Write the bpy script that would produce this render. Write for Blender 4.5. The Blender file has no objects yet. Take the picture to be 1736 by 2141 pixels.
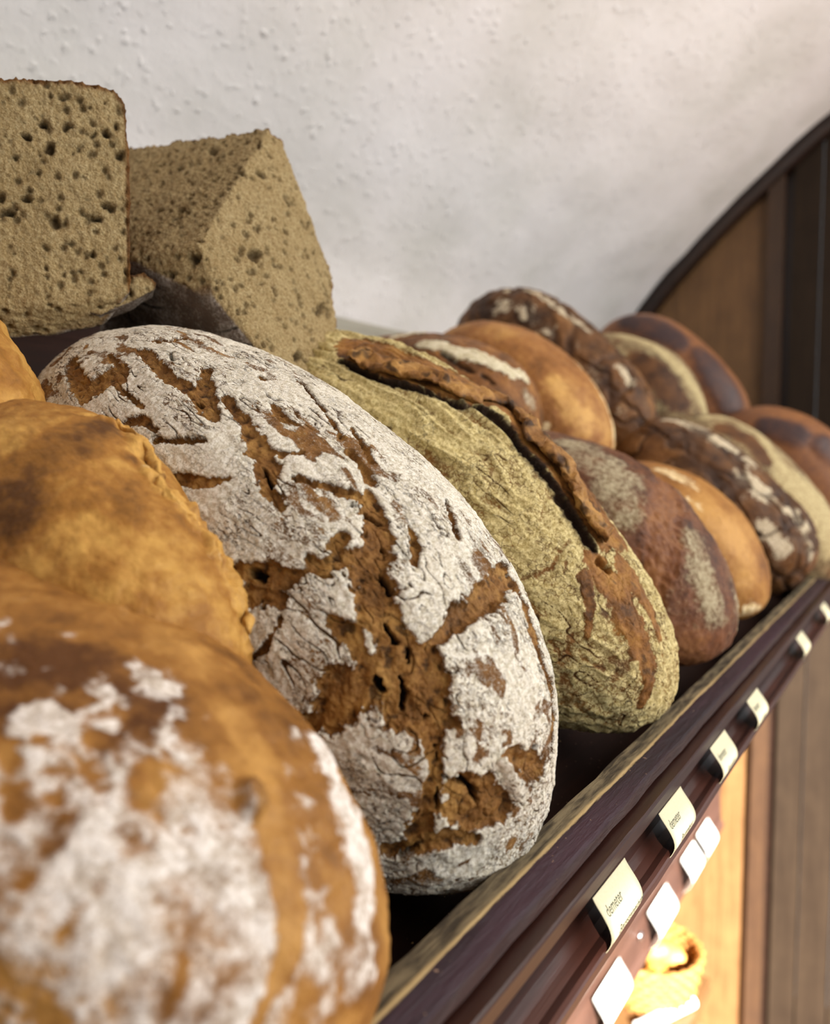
import bpy, bmesh, math, random
import numpy as np
from mathutils import Vector, Matrix
from mathutils.bvhtree import BVHTree

SC = bpy.context.scene
COL = SC.collection
Z0 = 1.70                                   # camera height above the shop floor
R = math.radians

# ------------------------------------------------------------------ camera
F_PX, CX, CY = 1700.0, 868.0, 1070.5
phi = math.atan(120 / F_PX)
psi = math.atan(1097 / F_PX * math.cos(phi))
FW = np.array([math.cos(psi) * math.cos(phi), math.sin(psi) * math.cos(phi), -math.sin(phi)])
RT = np.array([math.sin(psi), -math.cos(psi), 0.0])
UP = np.cross(RT, FW)
cam = bpy.data.cameras.new('camera')
camo = bpy.data.objects.new('camera', cam)
COL.objects.link(camo)
m = Matrix(((RT[0], UP[0], -FW[0], 0), (RT[1], UP[1], -FW[1], 0), (RT[2], UP[2], -FW[2], Z0), (0, 0, 0, 1)))
camo.matrix_world = m
cam.sensor_fit = 'HORIZONTAL'
cam.sensor_width = 36.0
cam.lens = F_PX / 1736.0 * 36.0
cam.clip_start = 0.02
cam.dof.use_dof = True
cam.dof.focus_distance = 0.385
cam.dof.aperture_fstop = 8.0
SC.camera = camo

# ------------------------------------------------------------------ light
SC.view_settings.view_transform = 'Standard'
SC.view_settings.look = 'None'
SC.view_settings.gamma = 1.0
SC.view_settings.use_curve_mapping = False
SC.view_settings.exposure = 0.0
wd = bpy.data.worlds.new('shop_air')
SC.world = wd
wd.use_nodes = True
wd.node_tree.nodes['Background'].inputs[0].default_value = (0.93, 0.96, 1.0, 1)
wd.node_tree.nodes['Background'].inputs[1].default_value = 0.42

def aim(o, target):
    d = Vector(target) - o.location
    o.rotation_euler = d.to_track_quat('-Z', 'Y').to_euler()

def area(name, loc, target, sx, sy, power, col):
    l = bpy.data.lights.new(name, 'AREA')
    l.shape = 'RECTANGLE'
    l.size, l.size_y, l.energy, l.color = sx, sy, power, col
    o = bpy.data.objects.new(name, l)
    o.location = loc
    COL.objects.link(o)
    aim(o, target)
    return o

area('shop_window_light', (0.95, -1.25, Z0 + 0.58), (0.60, 0.35, Z0 - 0.02), 2.2, 1.0, 40, (1.0, 0.99, 0.965))
sun = bpy.data.lights.new('sun', 'SUN')
sun.energy, sun.angle, sun.color = 42, R(1.2), (1.0, 0.955, 0.88)
suno = bpy.data.objects.new('sun', sun)
suno.location = (-3, -3, Z0 + 3)
COL.objects.link(suno)
SUN_DIR = Vector((0.80, 0.66, -0.55)).normalized()
suno.rotation_euler = SUN_DIR.to_track_quat('-Z', 'Y').to_euler()

# ------------------------------------------------------------------ helpers
def ray(px, py):
    return FW + RT * (px - CX) / F_PX - UP * (py - CY) / F_PX
def onx(px, py, x):
    r = ray(px, py); return r * x / r[0]
def ony(px, py, y):
    r = ray(px, py); return r * y / r[1]
def ond(px, py, d):                          # point at distance d along the optical axis
    return ray(px, py) * d

def lin(c):
    if isinstance(c, str):
        c = [int(c[i:i + 2], 16) / 255 for i in (0, 2, 4)]
    return tuple(x / 12.92 if x <= .04045 else ((x + .055) / 1.055) ** 2.4 for x in c) + (1.0,)

def tag(o, label=None, cat=None, group=None, kind=None):
    if label: o['label'] = label
    if cat: o['category'] = cat
    if group: o['group'] = group
    if kind: o['kind'] = kind
    return o

def empty(name, origin):
    o = bpy.data.objects.new(name, None)
    o.empty_display_size = .02
    o.location = (origin[0], origin[1], origin[2] + Z0)
    COL.objects.link(o)
    return o

def link(name, me, origin=(0, 0, 0), mat=None, parent=None):
    """mesh in coordinates relative to origin; origin is relative to the camera point"""
    o = bpy.data.objects.new(name, me)
    COL.objects.link(o)
    w = Vector((origin[0], origin[1], origin[2] + Z0))
    if parent is not None:
        o.parent = parent
        p = parent.location.copy()
        q = parent.parent
        while q is not None:
            p = p + q.location; q = q.parent
        o.location = w - p
    else:
        o.location = w
    if mat is not None:
        me.materials.append(mat)
    return o

def mesh_np(name, V, Fq, smooth=True):
    me = bpy.data.meshes.new(name)
    V = np.asarray(V, np.float32); Fq = np.asarray(Fq, np.int32)
    k = Fq.shape[1]
    me.vertices.add(len(V)); me.vertices.foreach_set('co', V.ravel())
    me.loops.add(Fq.size); me.loops.foreach_set('vertex_index', Fq.ravel())
    me.polygons.add(len(Fq))
    me.polygons.foreach_set('loop_start', np.arange(0, Fq.size, k, dtype=np.int32))
    me.polygons.foreach_set('loop_total', np.full(len(Fq), k, np.int32))
    me.polygons.foreach_set('use_smooth', np.full(len(Fq), smooth, bool))
    me.update(calc_edges=True); me.validate()
    return me

def set_attr(me, name, a):
    at = me.attributes.new(name, 'FLOAT', 'POINT')
    at.data.foreach_set('value', np.asarray(a, np.float32))

def vnormals(V, Q):
    n = np.cross(V[Q[:, 2]] - V[Q[:, 0]], V[Q[:, 3 if Q.shape[1] > 3 else 1]] - V[Q[:, 1 if Q.shape[1] > 3 else 0]])
    if Q.shape[1] == 3:
        n = np.cross(V[Q[:, 1]] - V[Q[:, 0]], V[Q[:, 2]] - V[Q[:, 0]])
    N = np.zeros_like(V)
    for i in range(Q.shape[1]):
        for k in range(3):
            N[:, k] += np.bincount(Q[:, i], n[:, k], len(V))
    return N / (np.linalg.norm(N, axis=1)[:, None] + 1e-12)

# --- numpy noise
_rng = np.random.default_rng(7)
_perm = np.tile(_rng.permutation(256), 3).astype(np.int32)
_grad = _rng.normal(size=(256, 3)).astype(np.float32)
_grad /= np.linalg.norm(_grad, axis=1)[:, None]
_cell = _rng.random((256, 3)).astype(np.float32)

def perlin(P, seed=0):
    P = np.asarray(P, np.float32) + np.float32(seed * 17.31)
    i = np.floor(P).astype(np.int32); f = P - i
    u = f * f * f * (f * (f * 6 - 15) + 10)
    i &= 255
    out = 0
    for dx in (0, 1):
        wx = u[:, 0] if dx else 1 - u[:, 0]
        ax = _perm[i[:, 0] + dx]
        for dy in (0, 1):
            wy = u[:, 1] if dy else 1 - u[:, 1]
            ay = _perm[(ax + i[:, 1] + dy) & 255]
            for dz in (0, 1):
                wz = u[:, 2] if dz else 1 - u[:, 2]
                g = _grad[_perm[(ay + i[:, 2] + dz) & 255]]
                d = g[:, 0] * (f[:, 0] - dx) + g[:, 1] * (f[:, 1] - dy) + g[:, 2] * (f[:, 2] - dz)
                out = out + wx * wy * wz * d
    return out * 1.6

def fbm(P, o=3, seed=0, gain=.5):
    s = 0; a = 1.0
    for k in range(o):
        s = s + a * perlin(P * (2.03 ** k), seed + k * 3); a *= gain
    return s

def worley(P, seed=0):
    P = np.asarray(P, np.float32) + np.float32(seed * 9.17)
    i = np.floor(P).astype(np.int32); f = P - i
    f1 = np.full(len(P), 9, np.float32); f2 = f1.copy(); idm = np.zeros(len(P), np.int32)
    for dx in (-1, 0, 1):
        for dy in (-1, 0, 1):
            for dz in (-1, 0, 1):
                h = _perm[(_perm[(_perm[(i[:, 0] + dx) & 255] + i[:, 1] + dy) & 255] + i[:, 2] + dz) & 255]
                c = _cell[h]
                d = (c[:, 0] + dx - f[:, 0]) ** 2 + (c[:, 1] + dy - f[:, 1]) ** 2 + (c[:, 2] + dz - f[:, 2]) ** 2
                lt = d < f1
                f2 = np.where(lt, f1, np.minimum(f2, d)); idm = np.where(lt, h, idm); f1 = np.where(lt, d, f1)
    return np.sqrt(f1), np.sqrt(f2), idm

def sst(a, b, x):
    t = np.clip((x - a) / (b - a), 0, 1); return t * t * (3 - 2 * t)

# --- shader helper
class NT:
    def __init__(s, name):
        s.mat = bpy.data.materials.new(name); s.mat.use_nodes = True
        s.t = s.mat.node_tree; s.t.nodes.clear()
        s.out = s.n('ShaderNodeOutputMaterial'); s.b = s.n('ShaderNodeBsdfPrincipled')
        s.t.links.new(s.b.outputs[0], s.out.inputs[0])
    def n(s, ty, **kw):
        x = s.t.nodes.new(ty)
        for k, v in kw.items(): setattr(x, k, v)
        return x
    def put(s, sock, v):
        if v is None: return
        if isinstance(v, bpy.types.NodeSocket): s.t.links.new(v, sock)
        elif isinstance(v, str): sock.default_value = lin(v)
        else: sock.default_value = v
    def math(s, op, a, b=None, c=None, clamp=False):
        x = s.n('ShaderNodeMath', operation=op); x.use_clamp = clamp
        s.put(x.inputs[0], a); s.put(x.inputs[1], b); s.put(x.inputs[2], c)
        return x.outputs[0]
    def mix(s, f, a, b, mode='MIX'):
        x = s.n('ShaderNodeMix', data_type='RGBA', blend_type=mode)
        s.put(x.inputs[0], f); s.put(x.inputs[6], a); s.put(x.inputs[7], b)
        return x.outputs[2]
    def attr(s, name):
        return s.n('ShaderNodeAttribute', attribute_name=name).outputs['Fac']
    def pos(s, scale=(1, 1, 1), rot=(0, 0, 0), loc=(0, 0, 0)):
        tc = s.n('ShaderNodeTexCoord'); mp = s.n('ShaderNodeMapping')
        s.t.links.new(tc.outputs['Object'], mp.inputs[0])
        mp.inputs['Scale'].default_value = scale; mp.inputs['Rotation'].default_value = rot
        mp.inputs['Location'].default_value = loc
        return mp.outputs[0]
    def noise(s, vec, scale, detail=4, rough=.55, dist=0):
        x = s.n('ShaderNodeTexNoise'); s.put(x.inputs['Vector'], vec)
        x.inputs['Scale'].default_value = scale; x.inputs['Detail'].default_value = detail
        x.inputs['Roughness'].default_value = rough; x.inputs['Distortion'].default_value = dist
        return x.outputs['Fac']
    def voro(s, vec, scale, feature='F1'):
        x = s.n('ShaderNodeTexVoronoi', feature=feature); s.put(x.inputs['Vector'], vec)
        x.inputs['Scale'].default_value = scale
        return x.outputs['Distance']
    def ramp(s, f, pts):
        x = s.n('ShaderNodeValToRGB'); s.put(x.inputs[0], f)
        e = x.color_ramp.elements
        while len(e) < len(pts): e.new(.5)
        for k, (p, c) in enumerate(pts):
            e[k].position = p; e[k].color = lin(c) if isinstance(c, str) else c
        return x.outputs[0]
    def map(s, v, a, b, c=0., d=1.):
        x = s.n('ShaderNodeMapRange', interpolation_type='SMOOTHSTEP'); s.put(x.inputs[0], v)
        for k, q in zip((1, 2, 3, 4), (a, b, c, d)): s.put(x.inputs[k], q)
        return x.outputs[0]
    def bump(s, h, dist, strength=1.0, normal=None):
        x = s.n('ShaderNodeBump'); x.inputs['Strength'].default_value = strength
        x.inputs['Distance'].default_value = dist; s.put(x.inputs['Height'], h)
        if normal is not None: s.put(x.inputs['Normal'], normal)
        return x.outputs[0]
    def done(s, color=None, rough=None, normal=None, spec=None, **kw):
        if color is not None: s.put(s.b.inputs['Base Color'], color)
        if rough is not None: s.put(s.b.inputs['Roughness'], rough)
        if normal is not None: s.put(s.b.inputs['Normal'], normal)
        if spec is not None: s.put(s.b.inputs['Specular IOR Level'], spec)
        for k, v in kw.items(): s.put(s.b.inputs[k], v)
        return s.mat

def crust_mat(name, dark, mid, light, flour, flour2, crack='2a170b', grain=1.0, gr1=.55, gr2=.35, soft=.16, spec=.25, tone_noise=.5, big=55, bumpd=.0007,
              al=.45, streak=None, craze=None):
    s = NT(name); p = s.pos()
    n1 = s.noise(p, big, 5, .6); n2 = s.noise(p, 330 * grain, 5, .65); n3 = s.noise(p, 1300 * grain, 3, .6)
    lines = None
    if streak or craze:
        rot = s.n('ShaderNodeMapping'); s.t.links.new(p, rot.inputs[0]); rot.inputs['Rotation'].default_value = (-al, 0, 0)
        wob = s.n('ShaderNodeVectorMath', operation='MULTIPLY_ADD'); nz = s.n('ShaderNodeTexNoise'); nz.inputs['Scale'].default_value = 160; nz.inputs['Detail'].default_value = 3
        s.t.links.new(p, nz.inputs['Vector']); s.t.links.new(nz.outputs['Color'], wob.inputs[0]); wob.inputs[1].default_value = (.005, .005, .005); s.t.links.new(rot.outputs[0], wob.inputs[2])
        def al_vec(sc):
            mp = s.n('ShaderNodeMapping'); s.t.links.new(wob.outputs[0], mp.inputs[0]); mp.inputs['Scale'].default_value = sc; return mp.outputs[0]
    if streak:
        ac, alo, w, amt = streak
        st = s.noise(al_vec((ac, alo, ac)), 1.0, 3, .6)
        ln = s.map(s.math('ABSOLUTE', s.math('SUBTRACT', st, .5)), w, w * .25)
        gate = s.map(s.noise(p, 34, 3), .46, .60)
        lines = s.math('MULTIPLY', s.math('MULTIPLY', ln, gate), amt)
    if craze:
        sc, w, amt = craze
        vd = s.voro(al_vec((1.0, .9, 1.0)), sc, 'DISTANCE_TO_EDGE')
        ln = s.math('MULTIPLY', s.math('MULTIPLY', s.map(vd, w, w * .2), s.map(n1, .40, .58)), s.math('MULTIPLY', s.attr('craze'), amt))
        lines = ln if lines is None else s.math('MAXIMUM', lines, ln)
    t = s.math('ADD', s.attr('tone'), s.math('MULTIPLY', s.math('SUBTRACT', n1, .5), tone_noise * 1.6))
    t = s.math('ADD', t, s.math('MULTIPLY', s.math('SUBTRACT', n2, .5), .7))
    c = s.ramp(t, [(0.05, dark), (.5, mid), (.95, light)])
    fl = s.math('ADD', s.attr('flour'), s.math('MULTIPLY', s.math('SUBTRACT', n2, .5), gr1 * 2))
    fl = s.math('ADD', fl, s.math('MULTIPLY', s.math('SUBTRACT', n3, .5), gr2 * 2))
    if lines is not None: fl = s.math('SUBTRACT', fl, s.math('MULTIPLY', lines, .55))
    fm = s.map(fl, .5 - soft, .5 + soft)
    fc = s.mix(s.map(s.math('ADD', n2, s.math('MULTIPLY', s.math('SUBTRACT', n3, .5), .8)), .3, .7), flour2, flour)
    c = s.mix(fm, c, fc)
    ck = s.math('MULTIPLY', s.attr('crack'), 1.0, clamp=True)
    if lines is not None: ck = s.math('MAXIMUM', ck, s.math('MULTIPLY', s.math('MULTIPLY', lines, .8), fm), clamp=True)
    c = s.mix(ck, c, crack)
    h = s.math('ADD', s.math('MULTIPLY', n2, 1.0), s.math('MULTIPLY', n3, .45))
    h = s.math('ADD', h, s.math('MULTIPLY', fm, .5))
    if lines is not None: h = s.math('SUBTRACT', h, s.math('MULTIPLY', lines, .9))
    ro = s.math('ADD', .55, s.math('MULTIPLY', fm, .38))
    return s.done(c, ro, s.bump(h, bumpd, 1.0), spec)

def wood_mat(name, dark, light, rough=.5, scale=1.0, axis=0, spec=.4, bumpd=.0006, speck=None):
    s = NT(name)
    sc = [60, 60, 60]; sc[axis] = 4
    p = s.pos(scale=tuple(v * scale for v in sc))
    n1 = s.noise(p, 1.0, 6, .6, .6); n2 = s.noise(p, 6.0, 4, .6); n3 = s.noise(s.pos(), 14 * scale, 3)
    f = s.math('ADD', s.math('MULTIPLY', n1, .6), s.math('MULTIPLY', n2, .25))
    f = s.math('ADD', f, s.math('MULTIPLY', n3, .3))
    c = s.ramp(f, [(.35, dark), (.8, light)])
    if speck:
        v = s.noise(s.pos(), 420, 2, .5)
        c = s.mix(s.map(v, .70, .76), c, speck)
    ro = s.math('ADD', rough - .1, s.math('MULTIPLY', n1, .2))
    return s.done(c, ro, s.bump(f, bumpd), spec)

# ------------------------------------------------------------------ simple mesh builders
def box_mesh(name, lo, hi, bevel=0.0, seg=2):
    """box given relative to the camera point; returns (mesh, origin) with the origin at the base centre"""
    lo = Vector(lo); hi = Vector(hi)
    org = Vector(((lo.x + hi.x) / 2, (lo.y + hi.y) / 2, lo.z))
    bm = bmesh.new(); bmesh.ops.create_cube(bm, size=1)
    d = hi - lo
    for v in bm.verts:
        v.co = Vector(((v.co.x) * d.x, (v.co.y) * d.y, (v.co.z + .5) * d.z))
    if bevel:
        bmesh.ops.bevel(bm, geom=bm.edges[:], offset=bevel, segments=seg, affect='EDGES', profile=.5)
    me = bpy.data.meshes.new(name); bm.to_mesh(me); bm.free()
    return me, org

def box(name, lo, hi, mat, parent=None, bevel=.0015):
    me, org = box_mesh(name, lo, hi, bevel)
    return link(name, me, org, mat, parent)

def extrude_x(name, prof, x0, x1, mat, parent=None, nx=1, jitter=0.0, seed=0, smooth=False):
    """closed (y,z) profile swept along x"""
    pr = np.array(prof, float); k = len(pr)
    xs = np.linspace(x0, x1, nx + 1)
    org = np.array([(x0 + x1) / 2, pr[:, 0].mean(), pr[:, 1].min()])
    V = []
    for i, x in enumerate(xs):
        a = np.column_stack([np.full(k, x), pr])
        V.append(a)
    V = np.concatenate(V)
    if jitter:
        V[:, 1] += jitter * fbm(V * np.array([30, 8, 8]), 3, seed)
        V[:, 2] += jitter * fbm(V * np.array([30, 8, 8]), 3, seed + 5)
    V -= org
    bm = bmesh.new(); vs = [bm.verts.new(v) for v in V]
    for i in range(nx):
        for j in range(k):
            a, b = i * k + j, i * k + (j + 1) % k
            bm.faces.new((vs[a], vs[b], vs[b + k], vs[a + k])).smooth = smooth
    bm.faces.new([vs[j] for j in range(k)][::-1]); bm.faces.new([vs[nx * k + j] for j in range(k)])
    bmesh.ops.recalc_face_normals(bm, faces=bm.faces[:])
    me = bpy.data.meshes.new(name); bm.to_mesh(me); bm.free()
    return link(name, me, org, mat, parent)

# ------------------------------------------------------------------ materials of the room
def plaster():
    s = NT('white_plaster'); p = s.pos()
    n1 = s.noise(p, 3.2, 5, .6); n2 = s.noise(p, 60, 4, .6); n3 = s.noise(p, 190, 3, .6)
    v = s.voro(p, 75)
    lumps = s.map(v, .55, .1)
    lumps = s.math('MULTIPLY', lumps, s.map(n2, .45, .7))
    c = s.ramp(n1, [(.3, 'd6d3cd'), (.5, 'e3dfdc'), (.72, 'e8e4e3')])
    h = s.math('ADD', s.math('MULTIPLY', lumps, 1.0), s.math('MULTIPLY', n3, .25))
    h = s.math('ADD', h, s.math('MULTIPLY', n2, .5))
    return s.done(c, .9, s.bump(h, .0032, .7), .15)
M_PLASTER = plaster()
M_TAN = wood_mat('tan_wood_panel', '4b331c', '7a5936', .5, 1.0, 2)
M_STILE = wood_mat('red_brown_wood', '2c1e16', '46311f', .45, 1.0, 2)
M_DARKW = wood_mat('dark_stained_wood', '21120c', '3d2518', .45, 1.0, 2)
M_GREYB = wood_mat('grey_brown_wood', '1b120b', '30251a', .7, .8, 2, .15)
M_BEAM = wood_mat('black_brown_moulding', '140b07', '2c1a11', .4, 1.0, 1)
M_SHELF = wood_mat('dark_shelf_wood', '1a100d', '32201a', .8, 1.0, 0, .12, speck='6b5a48')
M_RAIL = wood_mat('brown_rail_wood', '20100c', '40221a', .38, 1.0, 0, .5)
M_LOWER = wood_mat('mid_brown_shelf_wood', '3a2620', '573d32', .4, 1.0, 0, .5)
M_TILE = wood_mat('clay_floor', '6d5038', '8f6d4d', .7, .4, 1)
M_GREYPAINT = wood_mat('grey_painted_board', '8f8b7c', 'b3ae9f', .6, 1.0, 0)
M_SCREW = NT('steel').done((.5, .48, .5, 1), .25, Metallic=1.0)

# ------------------------------------------------------------------ vault, floor, end wall
XE = 2.4
ARCH = [(.90, -.05), (.885, .12), (.84, .28), (.80, .355), (.748, .425), (.674, .512), (.545, .640), (.424, .745), (.272, .865),
        (.08, .965), (-.15, 1.04), (-.45, 1.085), (-.80, 1.08), (-1.10, 1.02), (-1.30, .955)]
def smooth_curve(pts, n):
    P = np.array(pts, float); k = len(P); out = []
    for i in range(k - 1):
        p0, p1, p2, p3 = P[max(i - 1, 0)], P[i], P[i + 1], P[min(i + 2, k - 1)]
        for t in np.linspace(0, 1, n, endpoint=False):
            out.append(.5 * ((2 * p1) + (p2 - p0) * t + (2 * p0 - 5 * p1 + 4 * p2 - p3) * t * t + (3 * p1 - p0 - 3 * p2 + p3) * t ** 3))
    out.append(P[-1]); return np.array(out)

AC = smooth_curve(ARCH, 10)
def vault():
    xs = np.linspace(-3.4, XE + .04, 190); k = len(AC)
    t = np.gradient(AC, axis=0); nrm = np.column_stack([-t[:, 1], t[:, 0]]); nrm /= np.linalg.norm(nrm, axis=1)[:, None]
    org = np.array([.5, .9, -.05]); V = []; Fq = []
    nx = len(xs)
    for layer, off in ((0, 0.0), (1, -.08)):
        for x in xs:
            V.append(np.column_stack([np.full(k, x), AC + nrm * off]))
    V = np.concatenate(V)
    h = len(V) // 2
    V[:h, 1:] += (.004 * fbm(V[:h] * 5, 3, 2))[:, None]
    idx = np.arange(h).reshape(nx, k)
    a = np.column_stack([idx[:-1, :-1].ravel(), idx[1:, :-1].ravel(), idx[1:, 1:].ravel(), idx[:-1, 1:].ravel()])
    q = [a, a[:, ::-1] + h]
    for e in (idx[:, 0], idx[:, -1]):
        q.append(np.column_stack([e[:-1], e[1:], e[1:] + h, e[:-1] + h]))
    for e in (idx[0], idx[-1]):
        q.append(np.column_stack([e[:-1], e[1:], e[1:] + h, e[:-1] + h]))
    me = mesh_np('wall_back', V - org, np.concatenate(q))
    return tag(link('wall_back', me, org, M_PLASTER), kind='structure', label='white rough plaster vault rising behind the bread shelf')
vault()
FLOOR_Z = -Z0
tag(box('floor', (-1.4, -1.6, FLOOR_Z - .05), (XE + .3, .98, FLOOR_Z), M_TILE, bevel=0), kind='structure', label='brown shop floor below the shelves')
tag(box('wall_lower', (-1.4, .86, FLOOR_Z), (XE, .98, -.07), M_TAN, bevel=0), kind='structure', label='tan wooden wall below the bread shelf')

we = empty('wall_end', (XE, .2, FLOOR_Z)); tag(we, kind='structure', label='wooden end wall with panels under the vault')
def arch_top(y):
    i = np.argsort(AC[:, 0]); return float(np.interp(y, AC[i, 0], AC[i, 1]))
def plank(name, y0, y1, mat, x=XE, th=.03, z0=FLOOR_Z):
    n = 10; ys = np.linspace(y0, y1, n)
    V = []; 
    for xx in (x, x + th):
        for y in ys: V.append((xx, y, z0))
        for y in ys[::-1]: V.append((xx, y, min(arch_top(y), 1.1) - .004))
    V = np.array(V); k = 2 * n
    bm = bmesh.new(); org = np.array([x, (y0 + y1) / 2, z0]); vs = [bm.verts.new(v - org) for v in V]
    bm.faces.new(vs[:k]); bm.faces.new(vs[k:][::-1])
    for j in range(k): bm.faces.new((vs[j], vs[k + j], vs[k + (j + 1) % k], vs[(j + 1) % k]))
    bmesh.ops.recalc_face_normals(bm, faces=bm.faces[:])
    me = bpy.data.meshes.new(name); bm.to_mesh(me); bm.free()
    return link(name, me, org, mat, we)
plank('panel', .412, .86, M_TAN, XE + .012)
plank('stile', .372, .412, M_STILE, XE - .012, .05)
plank('groove_strip', .352, .372, M_BEAM, XE + .02)
for i, (a, b) in enumerate([(.285, .35), (.205, .281), (.115, .201), (.02, .111), (-.09, .016), (-.2, -.094), (-.34, -.204)]):
    plank('board', a, b, M_DARKW if i == 99 else M_GREYB, XE + .004)
# dark arched moulding where the end wall meets the vault
def arch_moulding():
    t = np.gradient(AC, axis=0); nrm = np.column_stack([-t[:, 1], t[:, 0]]); nrm /= np.linalg.norm(nrm, axis=1)[:, None]
    sel = (AC[:, 0] > -.4) & (AC[:, 1] > .1); C = AC[sel]; Nn = nrm[sel]
    if (Nn[:, 1].mean()) > 0: Nn = -Nn
    V = []
    prof = [(0.0, 0.0), (0.0, -.035), (.022, -.035), (.034, -.02), (.04, 0.0)]
    for c, n in zip(C, Nn):
        for d, dx in prof: V.append((XE + dx, c[0] + n[0] * d, c[1] + n[1] * d))
    V = np.array(V); k = len(prof); n = len(C); Fq = []
    for i in range(n - 1):
        for j in range(k): Fq.append((i * k + j, i * k + (j + 1) % k, (i + 1) * k + (j + 1) % k, (i + 1) * k + j))
    org = np.array([XE, .5, .1])
    return link('arch_moulding', mesh_np('arch_moulding', V - org, Fq), org, M_BEAM, we)
arch_moulding()

# ------------------------------------------------------------------ the bread shelf
SL = math.tan(R(25))
def floor1(y): return -.205 + SL * (y - .14)
def floor2(y): return -.075 + SL * (y - .32)
X_A, X_B = -.35, XE - .02
def lip_mat():
    s = NT('worn_painted_lip')
    y = s.n('ShaderNodeSeparateXYZ'); s.t.links.new(s.n('ShaderNodeTexCoord').outputs['Object'], y.inputs[0])
    g = s.noise(s.pos(scale=(6, 90, 90)), 1.0, 5, .6); g2 = s.noise(s.pos(scale=(40, 300, 300)), 1.0, 4, .6); e = s.noise(s.pos(scale=(34, 300, 300)), 1.0, 7, .75)
    bare = s.mix(s.map(g2, .35, .65), '3a3226', '786b52')
    paint = s.mix(s.map(g, .3, .75), '1d0f15', '38202a')
    paint = s.mix(s.map(s.noise(s.pos(), 260, 3, .6), .70, .74), paint, '8b6f5a')
    edge = s.math('ADD', y.outputs['Y'], s.math('MULTIPLY', s.math('SUBTRACT', e, .5), .0030))
    m1 = s.map(edge, 0.0007, 0.0013)
    pale = s.math('MULTIPLY', s.map(edge, 0.0004, 0.0012), s.map(edge, 0.0032, 0.0016))
    c = s.mix(m1, paint, bare)
    c = s.mix(s.math('MULTIPLY', pale, .9), c, 'b89f70')  # bare wood along the edge; the light it catches is painted in
    low = s.map(y.outputs['Z'], .0412, .0398)
    c = s.mix(s.math('MULTIPLY', low, .8), c, s.mix(g2, '20110d', '45291c'))
    return s.done(c, s.math('ADD', .46, s.math('MULTIPLY', m1, .4)), s.bump(s.math('ADD', g2, s.math('MULTIPLY', e, .5)), .0008), .25)
shelf = empty('display_shelf', (1.0, .4, -.36))
tag(shelf, 'long sloping dark wooden bread shelf with worn lip and label rail', 'shelf')
lip = extrude_x('lip', [(.1400, -.1625), (.1390, -.1615), (.1300, -.1620), (.1280, -.1625), (.1212, -.1655), (.1200, -.1664), (.1186, -.1700), (.1192, -.1706), (.1285, -.1706), (.1285, -.2070), (.1400, -.2070)],
                X_A, X_B, lip_mat(), shelf, 160, .0006, 3)
# shelf floor boards of the lower and upper tier
for i in range(2):
    y0, y1 = (.138, .245) if i == 0 else (.248, .330)
    extrude_x('floor_board', [(y0, floor1(y0) - .014), (y1, floor1(y1) - .014), (y1, floor1(y1) - .001), (y0, floor1(y0) - .001)], X_A, X_B, M_SHELF, shelf)
extrude_x('riser', [(.322, floor1(.32) - .03), (.335, floor1(.33) - .03), (.335, floor2(.335) - .002), (.322, floor2(.322) - .002)], X_A, X_B, M_SHELF, shelf)
for i in range(3):
    y0, y1 = [(.338, .47), (.473, .60), (.603, .73)][i]
    extrude_x('floor_board', [(y0, floor2(y0) - .014), (y1, floor2(y1) - .014), (y1, floor2(y1) - .001), (y0, floor2(y0) - .001)], X_A, X_B, M_SHELF, shelf)
extrude_x('back_board', [(.735, .02), (.755, .02), (.755, .190), (.735, .190)], X_A, .80, M_SHELF, shelf)  # near length kept dark: the gap's shade is put into its colour
extrude_x('back_board', [(.735, .02), (.755, .02), (.755, .198), (.735, .198)], .80, X_B, M_GREYPAINT, shelf)
extrude_x('underside', [(.13, -.2085), (.13, -.222), (.80, -.222), (.80, -.2085)], X_A, X_B, M_SHELF, shelf)
extrude_x('label_rail', [(.1270, -.1724), (.1128, -.1722), (.1121, -.1727), (.1119, -.1738), (.1124, -.1800), (.1132, -.1814), (.1172, -.1830), (.1195, -.1880), (.1190, -.1960), (.1165, -.2008), (.1125, -.2022), (.1085, -.2006), (.1066, -.2010), (.1060, -.2020), (.1061, -.2058), (.1070, -.2068), (.1270, -.2068)], X_A, X_B, M_RAIL, shelf, 120, .00025, 8)

# ------------------------------------------------------------------ lower shelf
YL = .25
xl_end = 1.22
low = empty('lower_shelf', (.6, .4, -.55))
tag(low, 'sunlit brown lower shelf with pale label cards under the bread shelf', 'shelf')
extrude_x('shelf_board', [(YL + .012, -.546), (.80, -.546), (.80, -.530), (YL + .012, -.530)], X_A, xl_end, M_LOWER, low)
extrude_x('front_board', [(YL + .012, -.455), (YL + .012, -.546), (YL - .001, -.549), (YL - .004, -.546), (YL - .004, -.539), (YL, -.535), (YL + .002, -.500), (YL, -.457)], X_A, xl_end, M_LOWER, low, 40, .0003)
for px, py in ((1340, 1958), (1500, 1745)):
    c = ony(px, py, YL - .001)
    bm = bmesh.new(); bmesh.ops.create_uvsphere(bm, u_segments=14, v_segments=8, radius=.0055)
    for v in bm.verts: v.co.y *= .45
    me = bpy.data.meshes.new('screw'); bm.to_mesh(me); bm.free()
    for p in me.polygons: p.use_smooth = True
    link('screw', me, c, M_SCREW, low)

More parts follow.
